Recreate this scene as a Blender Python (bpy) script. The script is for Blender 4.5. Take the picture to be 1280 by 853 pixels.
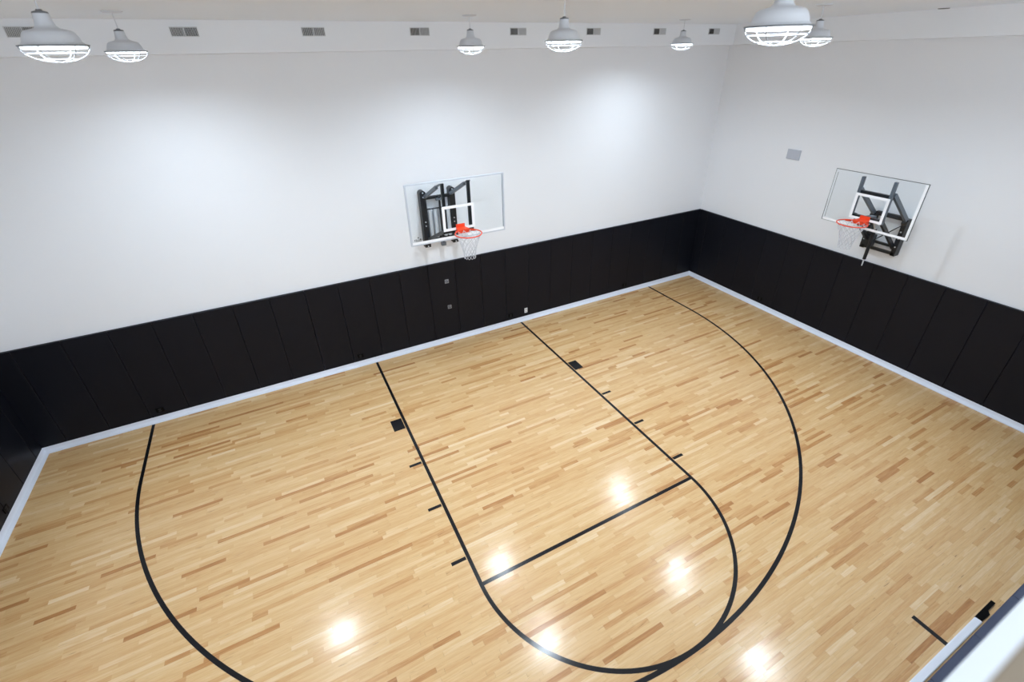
import bpy, math, random
from mathutils import Matrix, Vector

for o in list(bpy.data.objects):
    bpy.data.objects.remove(o)
S = bpy.context.scene
C = S.collection
PI = math.pi

# ------------------------------------------------------------------ camera
F_PX, CAM = 583.8686, Vector((-2.9551, -9.0470, 5.8328))
ROT = ((0.8867110, 0.2428234, -0.3934214),
       (-0.4618890, 0.4283731, -0.7766306),
       (-0.0200529, 0.8703639, 0.4920006))
cd = bpy.data.cameras.new('camera')
cam = bpy.data.objects.new('camera', cd)
C.objects.link(cam)
cam.matrix_world = Matrix.Translation(CAM) @ Matrix(ROT).to_4x4()
cd.sensor_width = 36.0
cd.lens = 36.0 * F_PX / 1280.0
cd.shift_x = -1.6368 / 1280.0
cd.shift_y = -27.5716 / 1280.0
cd.clip_start = 0.02
cd.clip_end = 100
cd.dof.use_dof = True
cd.dof.focus_distance = 9.5
cd.dof.aperture_fstop = 1.6
S.camera = cam

# ------------------------------------------------------------------ world, exposure
w = bpy.data.worlds.new('world')
S.world = w
w.use_nodes = True
w.node_tree.nodes['Background'].inputs['Color'].default_value = (0.85, 0.93, 1.0, 1)
w.node_tree.nodes['Background'].inputs['Strength'].default_value = 2.6
S.view_settings.view_transform = 'Standard'
S.view_settings.look = 'None'
S.view_settings.gamma = 1.0
S.view_settings.use_curve_mapping = False
S.view_settings.exposure = 0.36
LAMP_STRENGTH = 330.0
LAMP_COLOR = (0.80, 0.905, 1.0)


# ------------------------------------------------------------------ materials
def srgb(r, g, b):
    f = lambda c: (c / 255 / 12.92) if c / 255 <= 0.04045 else ((c / 255 + 0.055) / 1.055) ** 2.4
    return (f(r), f(g), f(b), 1)


MATS = {}


def mat(name, rgb, rough=0.5, metal=0.0, coat=0.0, coat_rough=0.1, noise=0.0, nscale=8.0, bump=0.0, spec=0.5):
    m = bpy.data.materials.new(name)
    m.use_nodes = True
    nt = m.node_tree
    b = nt.nodes['Principled BSDF']
    col = srgb(*rgb)
    b.inputs['Base Color'].default_value = col
    b.inputs['Roughness'].default_value = rough
    b.inputs['Metallic'].default_value = metal
    b.inputs['Coat Weight'].default_value = coat
    b.inputs['Coat Roughness'].default_value = coat_rough
    b.inputs['Specular IOR Level'].default_value = spec
    if noise or bump:
        tc = nt.nodes.new('ShaderNodeTexCoord')
        n = nt.nodes.new('ShaderNodeTexNoise')
        n.inputs['Scale'].default_value = nscale
        n.inputs['Detail'].default_value = 4
        nt.links.new(tc.outputs['Object'], n.inputs['Vector'])
        if noise:
            mx = nt.nodes.new('ShaderNodeMix')
            mx.data_type = 'RGBA'
            mx.inputs[6].default_value = tuple(c * (1 - noise) for c in col[:3]) + (1,)
            mx.inputs[7].default_value = tuple(min(1, c * (1 + noise)) for c in col[:3]) + (1,)
            nt.links.new(n.outputs['Fac'], mx.inputs[0])
            nt.links.new(mx.outputs[2], b.inputs['Base Color'])
        if bump:
            bp = nt.nodes.new('ShaderNodeBump')
            bp.inputs['Strength'].default_value = bump
            bp.inputs['Distance'].default_value = 0.002
            nt.links.new(n.outputs['Fac'], bp.inputs['Height'])
            nt.links.new(bp.outputs['Normal'], b.inputs['Normal'])
    MATS[name] = m
    return m


mat('wall_paint', (236, 239, 244), 0.75, noise=0.012, nscale=1.2, bump=0.03)
mat('ceiling_paint', (230, 237, 246), 0.8, noise=0.01, nscale=1.0)
mat('base_white', (226, 231, 242), 0.45, noise=0.02, nscale=5)
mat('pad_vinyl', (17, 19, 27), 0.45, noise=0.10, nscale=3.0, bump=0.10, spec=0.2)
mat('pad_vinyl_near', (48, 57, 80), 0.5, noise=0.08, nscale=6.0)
mat('sill_white', (208, 214, 222), 0.5, noise=0.01, nscale=4)
mat('ledge_brown', (116, 103, 86), 0.6, noise=0.05, nscale=9)
mat('court_black', (12, 12, 18), 0.5, coat=0.5, coat_rough=0.16, noise=0.1, nscale=20, spec=0.1)
mat('subfloor', (70, 48, 28), 0.9, noise=0.1)
mat('steel_black', (26, 30, 36), 0.4, noise=0.08, nscale=20)
mat('steel_grey', (104, 112, 122), 0.4, metal=0.1, noise=0.06, nscale=20)
mat('steel_silver', (214, 221, 230), 0.28, metal=0.3, noise=0.04, nscale=15)
mat('rim_orange', (226, 66, 28), 0.4, noise=0.05, nscale=30)
mat('net_white', (200, 203, 210), 0.8, noise=0.03, nscale=60)
mat('board_white', (246, 248, 252), 0.45, noise=0.01, nscale=20)
mat('board_aluminium', (205, 212, 222), 0.4, metal=0.25, noise=0.03, nscale=20)
mat('board_edge_dark', (70, 78, 84), 0.45, noise=0.05, nscale=20)
mat('lamp_white', (208, 211, 217), 0.4, noise=0.01, nscale=10)
mat('lamp_grey', (110, 113, 118), 0.5, noise=0.05, nscale=30)
mat('lamp_wire', (70, 70, 72), 0.6, noise=0.01, nscale=30, spec=0.1)
mat('vent_metal', (205, 207, 210), 0.5, noise=0.02, nscale=20)
mat('vent_slat', (198, 200, 203), 0.5, noise=0.03, nscale=20)
mat('vent_dark', (30, 31, 33), 0.8, noise=0.1, nscale=20)
mat('plate_grey', (186, 192, 204), 0.5, noise=0.02, nscale=20)
mat('outlet_grey', (150, 150, 154), 0.45, noise=0.03, nscale=30)
mat('outlet_black', (6, 6, 7), 0.5, noise=0.05, nscale=30, spec=0.1)
mat('logo_black', (30, 32, 36), 0.5, noise=0.02, nscale=30)

# lamp lens: the part of the lamp that gives off light
m = bpy.data.materials.new('lamp_light')
m.use_nodes = True
nt = m.node_tree
nt.nodes.remove(nt.nodes['Principled BSDF'])
e = nt.nodes.new('ShaderNodeEmission')
e.inputs['Color'].default_value = LAMP_COLOR + (1,)
e.inputs['Strength'].default_value = LAMP_STRENGTH
nt.links.new(e.outputs[0], nt.nodes['Material Output'].inputs['Surface'])
MATS['lamp_light'] = m

# thin white acrylic ring under the shade
m = bpy.data.materials.new('lamp_acrylic')
m.use_nodes = True
nt = m.node_tree
nt.nodes.remove(nt.nodes['Principled BSDF'])
tl = nt.nodes.new('ShaderNodeBsdfTranslucent')
tl.inputs['Color'].default_value = (0.9, 0.9, 0.9, 1)
df = nt.nodes.new('ShaderNodeBsdfDiffuse')
df.inputs['Color'].default_value = (0.9, 0.9, 0.9, 1)
mx = nt.nodes.new('ShaderNodeMixShader')
nt.links.new(tl.outputs[0], mx.inputs[1])
nt.links.new(df.outputs[0], mx.inputs[2])
nt.links.new(mx.outputs[0], nt.nodes['Material Output'].inputs['Surface'])
MATS['lamp_acrylic'] = m

# clear tempered glass of the backboards
m = bpy.data.materials.new('board_glass')
m.use_nodes = True
nt = m.node_tree
nt.nodes.remove(nt.nodes['Principled BSDF'])
tr = nt.nodes.new('ShaderNodeBsdfTransparent')
tr.inputs['Color'].default_value = (0.975, 0.99, 0.995, 1)
gl = nt.nodes.new('ShaderNodeBsdfGlossy')
gl.inputs['Roughness'].default_value = 0.03
fr = nt.nodes.new('ShaderNodeFresnel')
fr.inputs['IOR'].default_value = 1.2
mx = nt.nodes.new('ShaderNodeMixShader')
nt.links.new(fr.outputs[0], mx.inputs[0])
nt.links.new(tr.outputs[0], mx.inputs[1])
nt.links.new(gl.outputs[0], mx.inputs[2])
nt.links.new(mx.outputs[0], nt.nodes['Material Output'].inputs['Surface'])
MATS['board_glass'] = m

# maple strip floor: colour of each board comes from its own attribute, grain from noise
m = bpy.data.materials.new('maple_board')
m.use_nodes = True
nt = m.node_tree
b = nt.nodes['Principled BSDF']
N = nt.nodes.new
L = nt.links.new
at = N('ShaderNodeAttribute'); at.attribute_name = 'tone'
sep = N('ShaderNodeSeparateColor'); L(at.outputs['Color'], sep.inputs[0])
geo = N('ShaderNodeNewGeometry')
add = N('ShaderNodeVectorMath'); add.operation = 'MULTIPLY_ADD'
com = N('ShaderNodeCombineXYZ')
L(sep.outputs[1], com.inputs[0]); L(sep.outputs[2], com.inputs[1])
sc = N('ShaderNodeVectorMath'); sc.operation = 'SCALE'; sc.inputs['Scale'].default_value = 37.0
L(com.outputs[0], sc.inputs[0])
add.inputs[1].default_value = (2.2, 34.0, 1.0)
L(geo.outputs['Position'], add.inputs[0]); L(sc.outputs[0], add.inputs[2])
n1 = N('ShaderNodeTexNoise'); n1.inputs['Scale'].default_value = 1.6; n1.inputs['Detail'].default_value = 5
n1.inputs['Distortion'].default_value = 0.6
L(add.outputs[0], n1.inputs['Vector'])
ramp = N('ShaderNodeValToRGB')
el = ramp.color_ramp.elements
el[0].position = 0.0; el[0].color = srgb(150, 101, 58)
el[1].position = 1.0; el[1].color = srgb(229, 203, 163)
for pos, col in ((0.22, (180, 128, 76)), (0.45, (203, 159, 106)), (0.72, (216, 180, 130))):
    q = ramp.color_ramp.elements.new(pos); q.color = srgb(*col)
ma = N('ShaderNodeMath'); ma.operation = 'MULTIPLY_ADD'
ma.inputs[1].default_value = 0.56
L(n1.outputs['Fac'], ma.inputs[0])
sb = N('ShaderNodeMath'); sb.operation = 'SUBTRACT'; sb.inputs[1].default_value = 0.28
L(sep.outputs[0], sb.inputs[0]); L(sb.outputs[0], ma.inputs[2])
L(ma.outputs[0], ramp.inputs[0])
# sparse brown mineral streaks
n2 = N('ShaderNodeTexNoise'); n2.inputs['Scale'].default_value = 0.9; n2.inputs['Detail'].default_value = 6
add2 = N('ShaderNodeVectorMath'); add2.operation = 'MULTIPLY_ADD'; add2.inputs[1].default_value = (4.0, 46.0, 1.0)
L(geo.outputs['Position'], add2.inputs[0]); L(sc.outputs[0], add2.inputs[2]); L(add2.outputs[0], n2.inputs['Vector'])
r2 = N('ShaderNodeValToRGB'); r2.color_ramp.elements[0].position = 0.66; r2.color_ramp.elements[1].position = 0.80
L(n2.outputs['Fac'], r2.inputs[0])
mxx = N('ShaderNodeMix'); mxx.data_type = 'RGBA'; mxx.inputs[7].default_value = srgb(122, 78, 42)
L(r2.outputs[0], mxx.inputs[0]); L(ramp.outputs[0], mxx.inputs[6])
L(mxx.outputs[2], b.inputs['Base Color'])
b.inputs['Roughness'].default_value = 0.5
b.inputs['Coat Weight'].default_value = 0.85
b.inputs['Specular IOR Level'].default_value = 0.2
b.inputs['Coat Roughness'].default_value = 0.182
bp = N('ShaderNodeBump'); bp.inputs['Strength'].default_value = 0.12; bp.inputs['Distance'].default_value = 0.001
n3 = N('ShaderNodeTexNoise'); n3.inputs['Scale'].default_value = 9.0; n3.inputs['Detail'].default_value = 3
L(geo.outputs['Position'], n3.inputs['Vector']); L(n3.outputs['Fac'], bp.inputs['Height'])
L(bp.outputs['Normal'], b.inputs['Coat Normal'])
MATS['maple_board'] = m


# ------------------------------------------------------------------ mesh helpers
class MB:
    def __init__(self):
        self.v, self.f, self.smooth = [], [], []

    def poly(self, vs, fs, smooth=False):
        k = len(self.v)
        self.v += [tuple(p) for p in vs]
        self.f += [tuple(i + k for i in f) for f in fs]
        self.smooth += [smooth] * len(fs)
        return self

    def box(self, x0, x1, y0, y1, z0, z1):
        vs = [(x, y, z) for z in (z0, z1) for (x, y) in ((x0, y0), (x1, y0), (x1, y1), (x0, y1))]
        return self.poly(vs, [(3, 2, 1, 0), (4, 5, 6, 7), (0, 1, 5, 4), (1, 2, 6, 5), (2, 3, 7, 6), (3, 0, 4, 7)])

    def bar(self, p, q, wd, ht, up=(0, 0, 1)):
        p, q = Vector(p), Vector(q)
        d = (q - p).normalized()
        u = Vector(up)
        if abs(d.dot(u)) > 0.98:
            u = Vector((0, 1, 0))
        s = d.cross(u).normalized() * (wd / 2)
        t = s.cross(d).normalized() * (ht / 2)
        vs = [p - s - t, p + s - t, p + s + t, p - s + t, q - s - t, q + s - t, q + s + t, q - s + t]
        return self.poly(vs, [(0, 1, 2, 3), (7, 6, 5, 4), (0, 4, 5, 1), (1, 5, 6, 2), (2, 6, 7, 3), (3, 7, 4, 0)])

    def tube(self, pts, r, n=8, closed=False, cap=True):
        pts = [Vector(p) for p in pts]
        m_ = len(pts)
        rs = r if isinstance(r, (list, tuple)) else [r] * m_
        vs, fs = [], []
        prev = None
        for i in range(m_):
            a = pts[(i - 1) % m_] if (closed or i > 0) else pts[i]
            c = pts[(i + 1) % m_] if (closed or i < m_ - 1) else pts[i]
            d = (c - a).normalized()
            ref = prev if prev is not None else (Vector((0, 0, 1)) if abs(d.z) < 0.9 else Vector((1, 0, 0)))
            s = (ref - d * ref.dot(d)).normalized()
            prev = s
            t = d.cross(s)
            for k in range(n):
                an = 2 * PI * k / n
                vs.append(pts[i] + (s * math.cos(an) + t * math.sin(an)) * rs[i])
        for i in range(m_ if closed else m_ - 1):
            j = (i + 1) % m_
            for k in range(n):
                k2 = (k + 1) % n
                fs.append((i * n + k, i * n + k2, j * n + k2, j * n + k))
        if cap and not closed:
            fs.append(tuple(range(n))[::-1])
            fs.append(tuple((m_ - 1) * n + k for k in range(n)))
        return self.poly(vs, fs, True)

    def lathe(self, prof, n=40, c=(0, 0, 0), closed=False):
        vs, fs = [], []
        m_ = len(prof)
        for k in range(n):
            a = 2 * PI * k / n
            for (r, z) in prof:
                vs.append((c[0] + r * math.cos(a), c[1] + r * math.sin(a), c[2] + z))
        for k in range(n):
            k2 = (k + 1) % n
            for i in range(m_ if closed else m_ - 1):
                j = (i + 1) % m_
                fs.append((k * m_ + i, k2 * m_ + i, k2 * m_ + j, k * m_ + j))
        return self.poly(vs, fs, True)

    def prism(self, poly, axis, a0, a1):
        """extrude a 2D polygon along an axis: axis 'x' -> (y,z) polygon, 'y' -> (x,z), 'z' -> (x,y)"""
        def P(u, v_, a):
            return {'x': (a, u, v_), 'y': (u, a, v_), 'z': (u, v_, a)}[axis]
        n = len(poly)
        vs = [P(u, v_, a0) for u, v_ in poly] + [P(u, v_, a1) for u, v_ in poly]
        fs = [tuple(range(n))[::-1], tuple(range(n, 2 * n))]
        fs += [(i, (i + 1) % n, n + (i + 1) % n, n + i) for i in range(n)]
        return self.poly(vs, fs)

    def mesh(self, name, material):
        me = bpy.data.meshes.new(name)
        me.from_pydata(self.v, [], self.f)
        me.polygons.foreach_set('use_smooth', self.smooth)
        me.materials.append(MATS[material])
        me.update()
        import bmesh
        bm = bmesh.new()
        bm.from_mesh(me)
        bmesh.ops.recalc_face_normals(bm, faces=bm.faces)
        bm.to_mesh(me)
        bm.free()
        if any(self.smooth):
            try:
                me.set_sharp_from_angle(angle=math.radians(40))
            except Exception:
                pass
        return me

    def build(self, name, material, parent=None):
        o = bpy.data.objects.new(name, self.mesh(name, material))
        C.objects.link(o)
        if parent:
            o.parent = parent
        return o


def put(name, me, parent, loc=(0, 0, 0), rz=0.0):
    o = bpy.data.objects.new(name, me)
    C.objects.link(o)
    o.parent = parent
    o.location = loc
    o.rotation_euler[2] = rz
    return o


def tag(o, label=None, cat=None, group=None, kind=None):
    if label: o['label'] = label
    if cat: o['category'] = cat
    if group: o['group'] = group
    if kind: o['kind'] = kind
    return o


def empty(name, loc, rz=0.0):
    o = bpy.data.objects.new(name, None)
    C.objects.link(o)
    o.location = loc
    o.rotation_euler[2] = rz
    o.empty_display_size = 0.1
    return o


def copy_tree(o, parent=None):
    c = o.copy()
    C.objects.link(c)
    c.parent = parent
    for ch in list(o.children):
        copy_tree(ch, c)
    return c


def project(x, y, z=0.0):
    d = Vector((x, y, z)) - CAM
    R = Matrix(ROT)
    v = R.transposed() @ d
    if v.z > -0.05:
        return None
    return (640 + 1.64 + F_PX * v.x / -v.z, 426.5 - 27.57 - F_PX * v.y / -v.z)


# ------------------------------------------------------------------ room shell
XL, XR = -7.53, 7.577          # pad faces left and right
YN = -8.934                    # pad face of the near wall
PT = 0.05                      # pad thickness
ZP = 1.968                     # top of the pads
ZS, ZC = 5.935, 6.325          # soffit underside, ceiling
SD = 0.60                      # soffit depth
BW, BH = 0.08, 0.10            # cove base toe and height

# floor: subfloor with separate maple boards on it
floor = MB().box(XL - 0.25, XR + 0.25, -9.25, 0.25, -0.14, -0.021).build('floor', 'subfloor')
tag(floor, 'pale maple strip floor with black painted court lines', kind='structure')

rnd = random.Random(7)
ROW = 0.0572
boards = []
y = 0.04
while y > -9.03:
    x = XL - 0.04 - rnd.uniform(0, 0.6)
    rowtone = rnd.gauss(0, 0.03)
    while x < XR + 0.04:
        ln = min(1.5, max(0.18, rnd.lognormvariate(-0.60, 0.50)))
        x0, x1 = max(x, XL - 0.04), min(x + ln, XR + 0.04)
        x += ln
        if x1 - x0 < 0.05:
            continue
        t = rnd.gauss(0.64, 0.10) + rowtone
        if rnd.random() < 0.08:
            t = rnd.uniform(0.16, 0.42)
        boards.append((x0 + 0.0004, x1 - 0.0004, y - ROW + 0.0003, y - 0.0003,
                       min(0.98, max(0.06, t)), rnd.random(), rnd.random()))
    y -= ROW


def board_size(bd):
    x0, x1, y0, y1 = bd[:4]
    a = [project(px, py) for px, py in ((x0, y0), (x1, y0), (x1, y1), (x0, y1))]
    if any(p is None for p in a):
        return 0
    cx = sum(p[0] for p in a) / 4
    cy = sum(p[1] for p in a) / 4
    if not (5 < cx < 1275 and 5 < cy < 848) or (cy > 2000 - cx * 0.98 and cx > 1100):
        return 0
    s = 0
    for i in range(4):
        j = (i + 1) % 4
        s += a[i][0] * a[j][1] - a[j][0] * a[i][1]
    return abs(s) / 2


def board_mesh(name, lst, ox=0.0, oy=0.0):
    vs, fs, tones = [], [], []
    for (x0, x1, y0, y1, t, a, bb) in lst:
        k = len(vs)
        dz = (a - 0.5) * 0.0003
        tl_ = (bb - 0.5) * 0.0006
        for z, q in ((-0.021, 0.0), (dz, tl_)):
            vs += [(x0 - ox, y0 - oy, z - q), (x1 - ox, y0 - oy, z - q), (x1 - ox, y1 - oy, z + q), (x0 - ox, y1 - oy, z + q)]
        fs += [(k + 4, k + 5, k + 6, k + 7), (k, k + 1, k + 5, k + 4), (k + 1, k + 2, k + 6, k + 5),
               (k + 2, k + 3, k + 7, k + 6), (k + 3, k, k + 4, k + 7), (k + 3, k + 2, k + 1, k)]
        tones += [(t, a, bb, 1.0)] * 8
    me = bpy.data.meshes.new(name)
    me.from_pydata(vs, [], fs)
    at_ = me.attributes.new('tone', 'FLOAT_COLOR', 'POINT')
    at_.data.foreach_set('color', [c for tt in tones for c in tt])
    me.materials.append(MATS['maple_board'])
    me.update()
    return me


sized = sorted(range(len(boards)), key=lambda i: -board_size(boards[i]))
near = sized[:300]
rest = sized[300:]
for i in near:
    bd = boards[i]
    cx, cy = (bd[0] + bd[1]) / 2, (bd[2] + bd[3]) / 2
    put('floor_board', board_mesh('floor_board', [bd], cx, cy), floor, (cx, cy, 0))
o = put('floor_boards', board_mesh('floor_boards', [boards[i] for i in rest]), floor)
tag(o, kind='stuff')

# painted court lines (thin coats of paint on the boards)
ZL = 0.0014
LW = 0.0508


def paint(name, pts_in, pts_out, top=ZL):
    """strip between two polylines on the floor"""
    vs, fs = [], []
    n = len(pts_in)
    for a, c in zip(pts_in, pts_out):
        vs += [(a[0], a[1], 0.0002), (c[0], c[1], 0.0002), (c[0], c[1], top), (a[0], a[1], top)]
    for i in range(n - 1):
        k, j = i * 4, i * 4 + 4
        for s in range(4):
            s2 = (s + 1) % 4
            fs.append((k + s, j + s, j + s2, k + s2))
    fs += [(0, 1, 2, 3), (4 * n - 1, 4 * n - 2, 4 * n - 3, 4 * n - 4)]
    mb = MB()
    mb.poly(vs, fs)
    return mb.build(name, 'court_black', floor)


def rect_paint(name, x0, x1, y0, y1):
    return paint(name, [(x0, y0), (x0, y1)], [(x1, y0), (x1, y1)])


YB = -BW + 0.005               # lines run up to the toe of the base
LANE = 1.829
FTY = -5.708                   # centre of the free throw line
for s in (-1, 1):
    xi, xo = s * (LANE - LW), s * LANE
    rect_paint('lane_line', min(xi, xo), max(xi, xo), FTY, YB)
rect_paint('free_throw_line', -LANE + LW, LANE - LW, FTY - LW / 2, FTY + LW / 2)
arc = [PI + PI * i / 72 for i in range(73)]
paint('free_throw_arc', [((LANE - LW) * math.cos(a), FTY + (LANE - LW) * math.sin(a)) for a in arc],
      [(LANE * math.cos(a), FTY + LANE * math.sin(a)) for a in arc], ZL + 0.0001)
R3, Y3 = 5.9365, -1.578
a3 = [PI + PI * i / 128 for i in range(129)]
ri, ro = R3 - LW / 2, R3 + LW / 2
pin = [(-ri, YB)] + [(ri * math.cos(a), Y3 + ri * math.sin(a)) for a in a3] + [(ri, YB)]
pout = [(-ro, YB)] + [(ro * math.cos(a), Y3 + ro * math.sin(a)) for a in a3] + [(ro, YB)]
paint('three_point_line', pin, pout, ZL + 0.0003)
for s in (-1, 1):
    g = LANE + 0.010
    xa, xb = sorted((s * g, s * (g + 0.2032)))
    rect_paint('lane_block', xa, xb, -8 * 0.3048, -7 * 0.3048)
    for k in range(3):
        yc = -(8 * 0.3048 + 0.9267 + k * 0.9572)
        rect_paint('lane_mark', xa, xb, yc - LW / 2, yc + LW / 2)
rect_paint('hash_mark', 2.51 - 0.028, 2.51 + 0.028, -8.80, -8.45)

# walls: back, right, left are solid slabs behind the pads
wb = MB().box(XL - 0.25, XR + 0.25, PT, 0.25, 0.0, ZC).build('wall_back', 'wall_paint')
tag(wb, 'white painted back wall above a row of black pads', kind='structure')
wr = MB().box(XR + PT, XR + 0.25, -9.25, PT, 0.0, ZC).build('wall_right', 'wall_paint')
tag(wr, 'white painted right wall above a row of black pads', kind='structure')
wl = MB().box(XL - 0.25, XL - PT, -9.25, PT, 0.0, ZC).build('wall_left', 'wall_paint')
tag(wl, 'left wall with black pads seen at the edge of the photo', kind='structure')
wf = MB().box(XL - PT, XR + PT, -9.25, -9.034, 0.0, 4.86).build('wall_front', 'wall_paint')
tag(wf, 'near wall under the viewing opening', kind='structure')
ce = MB().box(XL - 0.25, XR + 0.25, -9.25, 0.25, ZC, ZC + 0.15).build('ceiling', 'ceiling_paint')
tag(ce, 'flat white ceiling', kind='structure')
so = MB().box(XL - PT, XR + PT, -SD, PT, ZS, ZC).build('trim_1', 'wall_paint')
tag(so, 'boxed white duct soffit along the top of the back wall', kind='structure')
so = MB().box(XR - SD, XR + PT, -9.034, -SD, ZS, ZC).build('trim_2', 'wall_paint')
tag(so, 'boxed white duct soffit along the top of the right wall', kind='structure')
si = MB().box(XL - PT, XR + PT, -9.25, -9.0325, 4.86, 4.90).build('trim_3', 'sill_white')
tag(si, 'white sill of the viewing opening at the lower right', kind='structure')
lg = MB().box(XL - PT, XR + PT, -9.25, -9.056, 5.41, 5.45).build('trim_4', 'ledge_brown')
tag(lg, 'blurred grey brown ledge in the nearest corner', kind='structure')


# wall pads: upholstered panels with rounded edges; each panel its own object
def pad_mesh(wd, h0, h1, material, gap=0.0006):
    c_ = 0.010
    x = wd / 2 - gap
    prof = [(-x, 0), (x, 0), (x, PT - c_), (x - c_ * 0.4, PT - c_ * 0.35), (x - c_, PT), (-x + c_, PT),
            (-x + c_ * 0.4, PT - c_ * 0.35), (-x, PT - c_)]
    mb = MB()
    n = len(prof)
    lev = [(h0, 0.0), (h1 - 0.008, 0.0), (h1, 0.008)]
    vs = []
    for z, ins in lev:
        for (px, py) in prof:
            vs.append((px, -min(py, PT - ins), z))      # local: wall at y=0, face towards -y
    fs = [tuple(range(n)), tuple(range(2 * n, 3 * n))[::-1]]
    for l in range(2):
        for i in range(n):
            fs.append((l * n + i, l * n + (i + 1) % n, (l + 1) * n + (i + 1) % n, (l + 1) * n + i))
    mb.poly(vs, fs)
    return mb.mesh('wall_pad', material)


PW = 0.6165


def pad_run(wall, a0, a1, seam, place, material='pad_vinyl'):
    """fill a0..a1 with pads whose seams fall on seam + k*PW"""
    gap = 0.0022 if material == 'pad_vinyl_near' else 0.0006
    full = pad_mesh(PW, BH - 0.015, ZP, material, gap)
    s = seam - math.ceil((seam - a0) / PW) * PW
    while s < a1 - 0.02:
        b0, b1 = max(s, a0), min(s + PW, a1)
        s += PW
        if b1 - b0 < 0.03:
            continue
        me = full if b1 - b0 > PW - 0.001 else pad_mesh(b1 - b0, BH - 0.015, ZP, material, gap)
        loc, rz = place((b0 + b1) / 2)
        put('wall_pad', me, wall, loc, rz)


pad_run(wb, XL - PT, XR + PT, 2.067, lambda t: ((t, PT, 0), 0.0))
pad_run(wr, YN + PT, 0.0, -5.206, lambda t: ((XR + PT, t, 0), -PI / 2))
pad_run(wl, -4.5, 0.0, -5.206, lambda t: ((XL - PT, t, 0), PI / 2))
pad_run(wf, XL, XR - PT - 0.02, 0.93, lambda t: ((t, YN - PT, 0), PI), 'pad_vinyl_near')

# vented cove base in white along the foot of the pads
COVE = [(-PT, 0.0), (BW, 0.0), (BW, 0.010), (BW - 0.012, 0.014), (0.030, 0.022), (0.016, 0.038), (0.010, 0.060),
        (0.008, BH - 0.012), (0.004, BH - 0.002), (-0.001, BH - 0.002), (-0.001, BH - 0.016), (-PT, BH - 0.016)]


def cove_run(name, p0, p1, inward, label, m0=0.0, m1=0.0):
    """extrude the cove profile from p0 to p1; inward = unit vector into the room; m0/m1 mitre signs"""
    p0, p1, iv = Vector(p0), Vector(p1), Vector(inward)
    d = (p1 - p0).normalized()
    vs, n = [], len(COVE)
    for p, mt in ((p0, m0), (p1, m1)):
        for (u, z) in COVE:
            q = p + iv * u + d * (mt * u)
            vs.append((q.x, q.y, z))
    fs = [tuple(range(n)), tuple(range(n, 2 * n))[::-1]]
    fs += [(i, (i + 1) % n, n + (i + 1) % n, n + i) for i in range(n)]
    o_ = MB().poly(vs, fs).build(name, 'base_white')
    tag(o_, label, kind='structure')
    return o_


cove_run('baseboard_back', (XL, 0, 0), (XR, 0, 0), (0, -1, 0), 'white cove base along the back wall', 1, -1)
cove_run('baseboard_right', (XR, 0, 0), (XR, YN, 0), (-1, 0, 0), 'white cove base along the right wall', 1, 0)
cove_run('baseboard_left', (XL, 0, 0), (XL, YN + 0.2, 0), (1, 0, 0), 'white cove base along the left wall', 1, 0)
bf = MB().prism([(-8.862, 0.0), (-8.790, 0.0), (-8.790, 0.012), (-8.802, 0.020), (-8.855, 0.026), (-8.862, 0.02)], 'x',
                XL + 0.1, 3.12).build('baseboard_front', 'base_white')
tag(bf, 'white base strip at the foot of the near wall', kind='structure')

# ------------------------------------------------------------------ pendant lamps
RL = 0.1975


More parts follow.
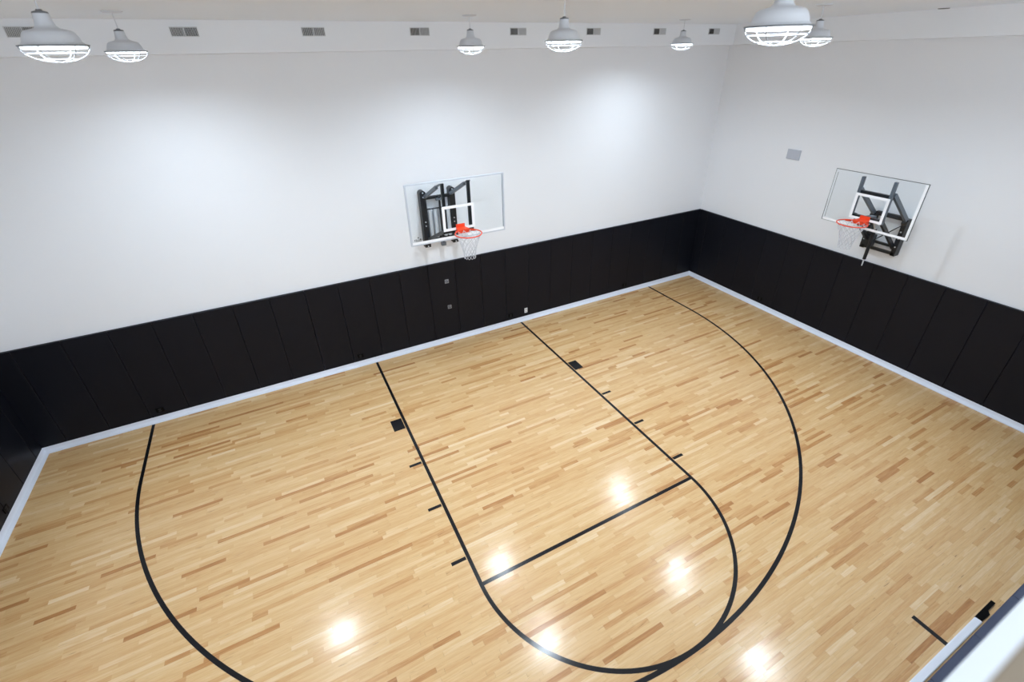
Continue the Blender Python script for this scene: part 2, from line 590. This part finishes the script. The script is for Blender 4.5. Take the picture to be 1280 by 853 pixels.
def make_lamp(drop):
    """origin at the rim centre; drop = distance from rim to ceiling"""
    root = empty('pendant_lamp', (0, 0, 0))
    sh = MB()
    out = [(0.046, 0.190), (0.050, 0.150), (0.056, 0.120), (0.070, 0.104), (0.100, 0.096), (0.125, 0.090), (0.142, 0.078),
           (0.156, 0.050), (0.163, 0.024), (0.176, 0.010), (RL - 0.002, 0.003)]
    inn = [(RL - 0.005, 0.001), (0.172, 0.006), (0.158, 0.022), (0.150, 0.048), (0.137, 0.073), (0.120, 0.084), (0.06, 0.095),
           (0.042, 0.11), (0.040, 0.185)]
    sh.lathe(out + inn, 40, closed=True)
    shade = sh.build('shade', 'lamp_white', root)
    MB().lathe([(RL - 0.012, 0.004), (RL, 0.004), (RL + 0.002, 0.0), (RL, -0.004), (RL - 0.012, -0.004)], 40,
               closed=True).build('rim_ring', 'lamp_grey', shade)
    # the glowing lens just under the shade
    MB().lathe([(0.0, 0.060), (0.132, 0.060), (0.135, 0.056), (0.130, 0.050), (0.0, 0.046)],
               40).build('lens', 'lamp_light', root)
    MB().lathe([(0.184, 0.006), (0.186, 0.006), (0.180, -0.018), (0.178, -0.018)], 40, closed=True).build(
        'diffuser_ring', 'lamp_acrylic', root)
    MB().lathe([(0.0, 0.214), (0.016, 0.214), (0.020, 0.206), (0.042, 0.200), (0.047, 0.190), (0.0, 0.188)], 24).build(
        'cap', 'lamp_grey', root)
    # wire guard: rings and ribs
    g = empty('wire_guard', (0, 0, 0))
    g.parent = root
    dep = 0.098

    def gz(r):
        q = r / (RL - 0.006)
        return -dep * math.sqrt(max(0.0, 1 - q * q)) if q < 1 else 0.0
    for th in (0.0, 0.42, 0.95):
        r = (RL - 0.006) * math.cos(th)
        z = -dep * math.sin(th) - 0.003
        MB().tube([(r * math.cos(2 * PI * k / 36), r * math.sin(2 * PI * k / 36), z) for k in range(36)], 0.0024, 6,
                  closed=True).build('guard_ring', 'lamp_wire', g)
    for k in range(3):
        a = PI * k / 3 + 0.3
        pts = []
        for i in range(25):
            th = PI * i / 24
            r = (RL - 0.006) * math.cos(th)
            pts.append((r * math.cos(a), r * math.sin(a), -dep * math.sin(th) - 0.003))
        MB().tube(pts, 0.0024, 6).build('guard_wire', 'lamp_wire', g)
    MB().tube([(0, 0, 0.21), (0, 0, drop - 0.010)], 0.005, 8).build('rod', 'lamp_white', root)
    MB().lathe([(0.0, drop), (0.10, drop), (0.10, drop - 0.006), (0.085, drop - 0.014), (0.02, drop - 0.018), (0.0, drop - 0.018)],
               28).build('canopy', 'lamp_white', root)
    return root


LZ = 5.953
lamps = [
    (-4.05, -4.22, 'large white caged pendant lamp at the far left, nearest on that side'),
    (-3.995, -1.82, 'smaller white caged pendant lamp second from the left, near the back wall'),
    (0.053, -1.98, 'small white caged pendant lamp above the left backboard, before the back soffit'),
    (0.14, -4.25, 'middle sized white caged pendant lamp hanging on a long visible rod'),
    (4.33, -1.71, 'smallest white caged pendant lamp, nearest the back right corner'),
    (0.07, -6.79, 'largest white caged pendant lamp, cut by the top edge of the photo'),
    (4.01, -4.45, 'white caged pendant lamp half hidden beside the largest lamp'),
    (4.10, -6.80, 'white caged pendant lamp beyond the right edge, seen only as a floor reflection'),
    (-4.03, -6.75, 'white caged pendant lamp nearest the viewer, outside the left of the photo'),
]
proto = make_lamp(ZC - LZ)
for i, (x, y, lab) in enumerate(lamps):
    o = proto if i == 0 else copy_tree(proto)
    o.location = (x, y, LZ)
    tag(o, lab, 'lamp', 'caged pendant lamps under the ceiling')

# ------------------------------------------------------------------ air vents in the back soffit
VW, VH = 0.30, 0.095


def make_vent():
    root = empty('air_vent', (0, 0, 0))          # origin at the centre of the face, face towards -y
    MB().box(-VW / 2, VW / 2, 0.0, -0.002, -VH / 2, VH / 2).build('backing', 'vent_dark', root)
    fr_ = MB()
    t = 0.010
    fr_.box(-VW / 2 - t, VW / 2 + t, -0.012, 0.0, VH / 2, VH / 2 + t)
    fr_.box(-VW / 2 - t, VW / 2 + t, -0.012, 0.0, -VH / 2 - t, -VH / 2)
    fr_.box(-VW / 2 - t, -VW / 2, -0.012, 0.0, -VH / 2, VH / 2)
    fr_.box(VW / 2, VW / 2 + t, -0.012, 0.0, -VH / 2, VH / 2)
    fr_.build('frame', 'vent_metal', root)
    MB().box(-0.007, 0.007, -0.014, -0.002, -VH / 2, VH / 2).build('mullion', 'vent_metal', root)
    for s in (-1, 1):
        me = None
        for k in range(8):
            xc = s * (0.018 + k * 0.0172)
            # slats lean outwards from the mullion on both halves
            if me is None:
                me = MB().bar((-s * -0.0050, -0.0125, 0), (s * -0.0050, -0.0025, 0), 0.0015, VH, (0, 0, 1)).mesh('slat', 'vent_slat')
            put('slat', me, root, (xc, 0, 0))
    return root


kx = (9.047 - SD) / 9.017
vx = [-2.955 + (c_ + 2.955) * kx for c_ in (-5.25, -3.495, -1.765, -0.050, 1.85, 3.565, 5.305, 6.94)]
vz = 5.833 + (6.212 - 5.833) * kx
vlab = ['double air vent at the far left, half hidden behind the large lamp',
        'double air vent in the soffit, second from the left',
        'double air vent in the soffit, third from the left',
        'double air vent in the soffit, just left of the small middle lamp',
        'double air vent in the soffit, between the small middle lamp and the rod lamp',
        'double air vent in the soffit, just right of the rod lamp',
        'double air vent in the soffit, just left of the smallest lamp',
        'double air vent in the soffit at the far right of the row']
vp = make_vent()
for i, x in enumerate(vx):
    o = vp if i == 0 else copy_tree(vp)
    o.location = (x, -SD, vz)
    tag(o, vlab[i], 'vent', 'double air vents along the back soffit')


# ------------------------------------------------------------------ basketball hoops
def add_net(parent, c, length=0.42, r0=0.222, r1=0.105, seed=1):
    """diamond mesh of cords hanging from the ring, drawn in to the bottom"""
    mb = MB()
    n = 12
    lev = 7
    rg = random.Random(seed)

    def P(k, l):
        t = l / lev
        r = r0 + (r1 - r0) * (1 - (1 - t) ** 1.7)
        a = 2 * PI * (k + (0.5 if l % 2 else 0.0)) / n
        return (c[0] + r * math.cos(a), c[1] + r * math.sin(a), c[2] - 0.012 - length * t ** 0.95)
    for k in range(n):
        for s in (0, 1):
            pts = []
            kk = k
            for l in range(lev + 1):
                pts.append(P(kk, l))
                if s == 0:
                    kk += 1 if l % 2 else 0
                else:
                    kk -= 0 if l % 2 else 1
            mb.tube(pts, 0.0044, 5)
    for k in range(n):                                # loops under the last row
        a, b_ = Vector(P(k, lev)), Vector(P(k + 1, lev))
        mid = (a + b_) / 2 - Vector((0, 0, 0.03))
        mb.tube([a, mid, b_], 0.005, 5)
    return mb.build('net', 'net_white', parent)


def add_rim(root, face, zr, xc):
    """ring in local coords: board face at y=face, room towards -y"""
    cy = face - 0.381
    rim = MB()
    rim.tube([(xc + 0.2375 * math.cos(2 * PI * k / 48), cy + 0.2375 * math.sin(2 * PI * k / 48), zr) for k in range(48)],
             0.0105, 8, closed=True)
    ring = rim.build('rim', 'rim_orange', root)
    br = MB()
    br.box(xc - 0.085, xc + 0.085, face - 0.014, face - 0.001, zr - 0.075, zr + 0.075)
    br.prism([(xc - 0.085, face - 0.014), (xc + 0.085, face - 0.014), (xc + 0.115, cy + 0.205), (xc + 0.06, cy + 0.226),
              (xc - 0.06, cy + 0.226), (xc - 0.115, cy + 0.205)], 'z', zr - 0.058, zr + 0.014)
    br.bar((xc - 0.10, face - 0.02, zr - 0.055), (xc - 0.19, cy + 0.13, zr - 0.006), 0.012, 0.03)
    br.bar((xc + 0.10, face - 0.02, zr - 0.055), (xc + 0.19, cy + 0.13, zr - 0.006), 0.012, 0.03)
    br.build('mounting_bracket', 'rim_orange', ring)
    for k in range(12):
        a = 2 * PI * k / 12
        MB().tube([(xc + r * math.cos(a), cy + r * math.sin(a), zr + z) for r, z in ((0.232, 0.0), (0.222, -0.014), (0.222, -0.02), (0.236, -0.018))],
                  0.003, 5).build('net_hook', 'net_white', ring)
    add_net(ring, (xc, cy, zr))
    return ring


# ---- hoop on the back wall (local frame = world, wall plane y = PT)
hx = -0.042
hb = empty('basketball_hoop', (hx, 0.0, 0.0))
tag(hb, 'basketball hoop on the back wall with clear board in a silver frame', 'basketball hoop', 'wall mounted basketball hoops')
FY = -1.20                                   # front face of the board
bw2, bz0, bz1 = 0.930, 2.888, 3.974
bd = MB().box(-bw2 + 0.02, bw2 - 0.02, FY + 0.004, FY + 0.016, bz0 + 0.02, bz1 - 0.02).build('backboard', 'board_glass', hb)
fr_ = MB()
ft = 0.024
fr_.box(-bw2, bw2, FY, FY + 0.045, bz1 - ft, bz1)
fr_.box(-bw2, -bw2 + ft, FY, FY + 0.045, bz0, bz1 - ft)
fr_.box(bw2 - ft, bw2, FY, FY + 0.045, bz0, bz1 - ft)
fr_.box(-bw2 + ft, bw2 - ft, FY, FY + 0.045, bz0, bz0 + ft)
fr_.build('board_frame', 'board_aluminium', bd)
bo = MB()
bl = 0.045
bo.box(-bw2 + ft, bw2 - ft, FY + 0.002, FY + 0.004, bz0 + ft, bz0 + ft + bl)
bo.build('white_border', 'board_white', bd)


def target_square(parent, yf, z0, z1, hw=0.31, t=0.05):
    q = MB()
    q.box(-hw, hw, yf, yf + 0.002, z1 - t, z1)
    q.box(-hw, hw, yf, yf + 0.002, z0, z0 + t)
    q.box(-hw, -hw + t, yf, yf + 0.002, z0 + t, z1 - t)
    q.box(hw - t, hw, yf, yf + 0.002, z0 + t, z1 - t)
    return q.build('target_square', 'board_white', parent)


target_square(bd, FY + 0.002, 3.055, 3.515)
# small maker's mark in the lower left corner of the glass: a figure over a row of letter-like strokes
lo = MB()
lx, lz = -bw2 + 0.135, bz0 + 0.10
lo.prism([(lx - 0.012, lz + 0.040), (lx + 0.014, lz + 0.036), (lx + 0.008, lz + 0.058), (lx - 0.004, lz + 0.062)], 'y', FY + 0.001, FY + 0.004)
for k, (dx, ww, h_) in enumerate(((-0.075, 0.018, 0.020), (-0.048, 0.012, 0.026), (-0.026, 0.014, 0.014), (0.006, 0.012, 0.018), (0.028, 0.020, 0.028), (0.058, 0.010, 0.018))):
    lo.prism([(lx + dx, lz), (lx + dx + ww, lz), (lx + dx + ww * 0.8, lz + h_), (lx + dx + ww * 0.2, lz + h_)], 'y', FY + 0.001, FY + 0.004)
lo.box(lx - 0.05, lx + 0.05, FY + 0.001, FY + 0.004, lz - 0.018, lz - 0.012)
lo.build('board_logo', 'logo_black', bd)
add_rim(hb, FY, 3.088, 0.015)
for s in (-1, 1):
    up = MB().box(s * 0.245 - 0.028, s * 0.245 + 0.028, FY + 0.045, FY + 0.085, 3.02, 3.905).build('upright', 'steel_black', hb)
MB().box(-0.30, 0.30, FY + 0.045, FY + 0.08, 3.00, 3.055).build('lower_crossbar', 'steel_black', hb)
for s in (-1, 1):
    post = MB().prism([(s * 0.305 - 0.058, PT), (s * 0.305 + 0.058, PT), (s * 0.305 + 0.058, -0.10), (s * 0.305 - 0.058, -0.10)], 'z', 2.405, 3.50)
    # rounded head plate
    post.prism([(s * 0.305 + 0.064 * math.cos(a), 3.50 + 0.064 * math.sin(a)) for a in [PI * i / 10 for i in range(11)]]
               , 'y', -0.106, PT)
    po = post.build('wall_post', 'steel_black', hb)
    for zz in (3.525, 3.44, 2.94, 2.86, 2.43):
        MB().prism([(s * 0.305 + 0.014 * math.cos(PI * i / 3), zz + 0.014 * math.sin(PI * i / 3)) for i in range(6)], 'y', -0.116, -0.10).build('bolt', 'steel_silver', po)
    # upper arm rising from the post head to the upright, lower arm under it
    ax = s * 0.27
    am = MB().bar((ax, -0.10, 3.44), (ax, -0.90, 3.80), 0.05, 0.06).bar((ax, -0.88, 3.805), (ax, FY + 0.07, 3.895), 0.05, 0.022)
    am.build('upper_arm', 'steel_grey', hb)
    MB().bar((ax, -0.10, 2.575), (ax, FY + 0.07, 3.045), 0.05, 0.055).build('lower_arm', 'steel_black', hb)
MB().box(-0.25, 0.25, -0.07, -0.01, 3.375, 3.43).build('wall_crossbar', 'steel_black', hb)
MB().box(-0.25, 0.25, -0.09, -0.03, 2.535, 2.59).build('wall_crossbar', 'steel_black', hb)
MB().box(-0.25, 0.25, -0.075, -0.055, 3.170, 3.190).build('spring_bar', 'steel_black', hb)
for xk in (-0.185, -0.075, 0.105, 0.20):
    MB().tube([(xk, -0.065, 2.585), (xk, -0.065, 3.172)], 0.042, 18).build('spring_tube', 'steel_silver', hb)
MB().bar((0.025, -0.10, 2.41), (0.025, -0.10, 3.42), 0.035, 0.035).build('lift_pole', 'steel_black', hb)
MB().box(-0.02, 0.075, -0.13, -0.06, 2.39, 2.46).build('lift_gear', 'steel_grey', hb)
MB().box(-0.05, 0.10, -0.125, -0.07, 3.345, 3.385).build('lift_head', 'steel_grey', hb)

# ---- hoop on the right wall: same conventions, turned to face -x
hr = empty('basketball_hoop', (XR, -4.562, 0.0), -PI / 2)
tag(hr, 'basketball hoop on the right wall with frameless board and black folding arms', 'basketball hoop', 'wall mounted basketball hoops')
# local: y=0 pad plane, room towards -y, local +x points to world -y (towards the viewer)
FY = -0.95
bw2, bz0, bz1 = 0.763, 2.873, 3.851
bd = MB().box(-bw2 + 0.004, bw2 - 0.004, FY + 0.002, FY + 0.014, bz0 + 0.004, bz1 - 0.004).build('backboard', 'board_glass', hr)
ed = MB()
et = 0.008
ed.box(-bw2, bw2, FY + 0.001, FY + 0.016, bz1 - et, bz1)
ed.box(bw2 - et, bw2, FY + 0.001, FY + 0.016, bz0, bz1 - et)
ed.box(-bw2, -bw2 + 0.003, FY + 0.001, FY + 0.016, bz0, bz1 - et)
ed.box(-bw2 + 0.003, bw2 - et, FY + 0.001, FY + 0.016, bz0, bz0 + 0.003)
ed.build('board_edge', 'board_edge_dark', bd)
bo = MB()
bl = 0.042
bo.box(bw2 - et - bl, bw2 - et - 0.004, FY, FY + 0.002, bz0 + 0.01, bz1 - 0.02)
bo.box(-bw2 + 0.02, bw2 - et - bl, FY, FY + 0.002, bz0 + 0.01, bz0 + 0.01 + bl)
bo.build('white_border', 'board_white', bd)
bo = MB().box(-bw2 + 0.046, -bw2 + 0.052, FY, FY + 0.002, bz0 + 0.06, bz1 - 0.06)
bo.build('border_line', 'board_edge_dark', bd)
target_square(bd, FY, 3.035, 3.50, 0.287, 0.045)
add_rim(hr, FY, 3.05, 0.0)
for s in (-1, 1):
    MB().box(s * 0.268 - 0.024, s * 0.268 + 0.024, FY + 0.016, FY + 0.07, 3.03, 3.785).build('upright', 'steel_grey', hr)
MB().box(-0.29, 0.29, FY + 0.04, FY + 0.10, 3.47, 3.545).build('upper_crossbar', 'steel_black', hr)
MB().box(-0.29, 0.29, FY + 0.03, FY + 0.09, 3.05, 3.105).build('lower_crossbar', 'steel_black', hr)
for s in (-1, 1):
    xa = s * 0.285
    MB().bar((xa, FY + 0.09, 3.56), (xa, -0.03, 2.94), 0.05, 0.075).build('upper_arm', 'steel_grey', hr)
    MB().bar((xa - s * 0.055, FY + 0.07, 3.09), (xa - s * 0.055, -0.03, 2.40), 0.05, 0.065).build('lower_arm', 'steel_black', hr)
    po = MB().box(xa - 0.04, xa + 0.04, -0.10, PT, 2.27, 2.99).build('wall_post', 'steel_black', hr)
    jt = MB().prism([(0.055 * math.cos(2 * PI * i / 12) - 0.07, 2.93 + 0.055 * math.sin(2 * PI * i / 12)) for i in range(12)], 'x', xa - 0.046, xa + 0.046)
    jt.build('pivot', 'steel_black', po)
    for zz in (2.75, 2.62, 2.45):
        MB().prism([(xa + 0.014 * math.cos(PI * i / 3), zz + 0.014 * math.sin(PI * i / 3)) for i in range(6)], 'y', -0.110, -0.10).build('bolt', 'steel_silver', po)
MB().box(-0.25, 0.25, -0.09, -0.02, 2.955, 3.03).build('wall_crossbar', 'steel_black', hr)
MB().box(-0.30, 0.30, -0.10, -0.04, 2.285, 2.335).build('wall_crossbar', 'steel_black', hr)
MB().box(-0.25, 0.25, -0.05, 0.0, 2.41, 2.45).build('wall_crossbar', 'steel_black', hr)
MB().box(-0.25, -0.10, -0.14, -0.05, 2.35, 2.58).build('latch_box', 'steel_black', hr)
tubeo = MB().tube([(-0.02, -0.40, 2.16), (-0.02, -0.40, 2.78)], 0.030, 14).build('actuator_tube', 'steel_black', hr)
MB().tube([(-0.02, -0.40, 2.02), (-0.02, -0.40, 2.17)], [0.010, 0.016], 10).build('crank_eye', 'steel_silver', tubeo)
MB().tube([(-0.02, -0.40, 2.77), (-0.02, -0.62, 3.06)], 0.020, 12).build('actuator_rod', 'steel_silver', tubeo)
MB().bar((-0.02, -0.62, 3.06), (-0.02, FY + 0.09, 3.08), 0.09, 0.04).build('actuator_bracket', 'steel_grey', hr)
MB().tube([(0.0, -0.40, 2.55), (0.24, -0.06, 2.86)], 0.010, 8).build('brace_rod', 'steel_black', hr)

# ------------------------------------------------------------------ small fittings on the walls
sp = empty('wall_plate', (0, 0, 0))
sp.location = (XR + PT, -2.249, 3.767)
q = MB().box(-0.022, 0.0, -0.153, 0.153, -0.105, 0.105).build('housing', 'plate_grey', sp)
MB().box(-0.026, -0.022, -0.138, 0.138, -0.090, 0.090).build('cover_grille', 'plate_grey', sp)
tag(sp, 'small pale grey rectangular cover plate high on the right wall', 'wall plate')


def wall_outlet(name, loc, rz, wd, ht, body, face, label, cat, group=None):
    """faceplate towards local -y with two sockets"""
    r = empty(name, loc, rz)
    t = 0.012
    MB().prism([(-wd / 2, -ht / 2), (wd / 2, -ht / 2), (wd / 2, ht / 2), (-wd / 2, ht / 2)], 'y', -t, 0.0).build('faceplate', body, r)
    for s in (-1, 1):
        MB().prism([(wd * 0.22 * math.cos(2 * PI * i / 12), s * ht * 0.22 + ht * 0.15 * math.sin(2 * PI * i / 12)) for i in range(12)], 'y', -t - 0.003, -t).build(
            'socket', face, r)
    tag(r, label, cat, group)
    return r


def pad_box(loc, rz, sz, label):
    """square grey recessed jack: frame, dark hole, bright core"""
    r = empty('wall_jack', loc, rz)
    f = MB()
    h, t = sz / 2, sz * 0.16
    f.box(-h, h, -0.014, 0, h - t, h).box(-h, h, -0.014, 0, -h, -h + t).box(-h, -h + t, -0.014, 0, -h + t, h - t).box(h - t, h, -0.014, 0, -h + t, h - t)
    f.build('frame', 'outlet_grey', r)
    MB().box(-h + t, h - t, -0.004, 0, -h + t, h - t).build('recess', 'outlet_black', r)
    MB().bar((-h * 0.4, -0.008, -h * 0.3), (h * 0.45, -0.008, h * 0.35), 0.008, 0.012, (0, 1, 0)).build('plug', 'plate_grey', r)
    tag(r, label, 'outlet', 'grey square jacks on the back pads')


pad_box((0.0, 0.0, 1.512), 0, 0.085, 'upper of two small grey square jacks in the black pads under the hoop')
pad_box((0.010, 0.0, 0.876), 0, 0.085, 'lower of two small grey square jacks in the black pads under the hoop')
wall_outlet('wall_outlet', (1.985, 0, 0.255), 0, 0.075, 0.125, 'board_white', 'outlet_grey',
            'small white outlet low on the black pads beside the right lane line', 'outlet')
for x, lab in ((-5.77, 'small black outlet low on the pads near the left end of the three point line'),
               (-2.105, 'small black outlet low on the pads left of the left lane line'),
               (1.555, 'small black outlet low on the pads just left of the white outlet'),
               (5.10, 'small black outlet low on the pads near the back right corner')):
    wall_outlet('wall_outlet', (x, 0, 0.225), 0, 0.125, 0.085, 'outlet_black', 'vent_dark', lab, 'outlet', 'black outlets in the pads')
wall_outlet('wall_outlet', (XR, -2.39, 0.225), -PI / 2, 0.125, 0.085, 'outlet_black', 'vent_dark',
            'small black outlet low on the pads of the right wall', 'outlet', 'black outlets in the pads')
wall_outlet('wall_outlet', (XL, -1.50, 0.20), PI / 2, 0.125, 0.085, 'outlet_black', 'vent_dark',
            'small black outlet low on the pads of the left wall', 'outlet', 'black outlets in the pads')

# flat round cover at the edge of the right soffit
MB_ = MB().lathe([(0.0, 0.0), (0.075, 0.0), (0.075, -0.006), (0.06, -0.010), (0.0, -0.010)], 24)
cv = MB_.build('ceiling_cover', 'lamp_grey')
cv.location = (6.86, -4.50, ZC)
tag(cv, 'thin grey disc on the ceiling beside the right soffit', 'ceiling cover')

# black bracket lying at the end of the near base strip
br = empty('floor_bracket', (3.12, -8.80, 0.0))
MB().box(0.0, 0.40, -0.030, 0.012, 0.0, 0.02).build('long_leg', 'outlet_black', br)
MB().prism([(0.03, -0.030), (0.22, -0.030), (0.18, -0.062), (0.02, -0.055)], 'z', 0.0, 0.02).build('side_leg', 'outlet_black', br)
tag(br, 'black metal bracket on the floor at the end of the white strip, lower right', 'bracket')
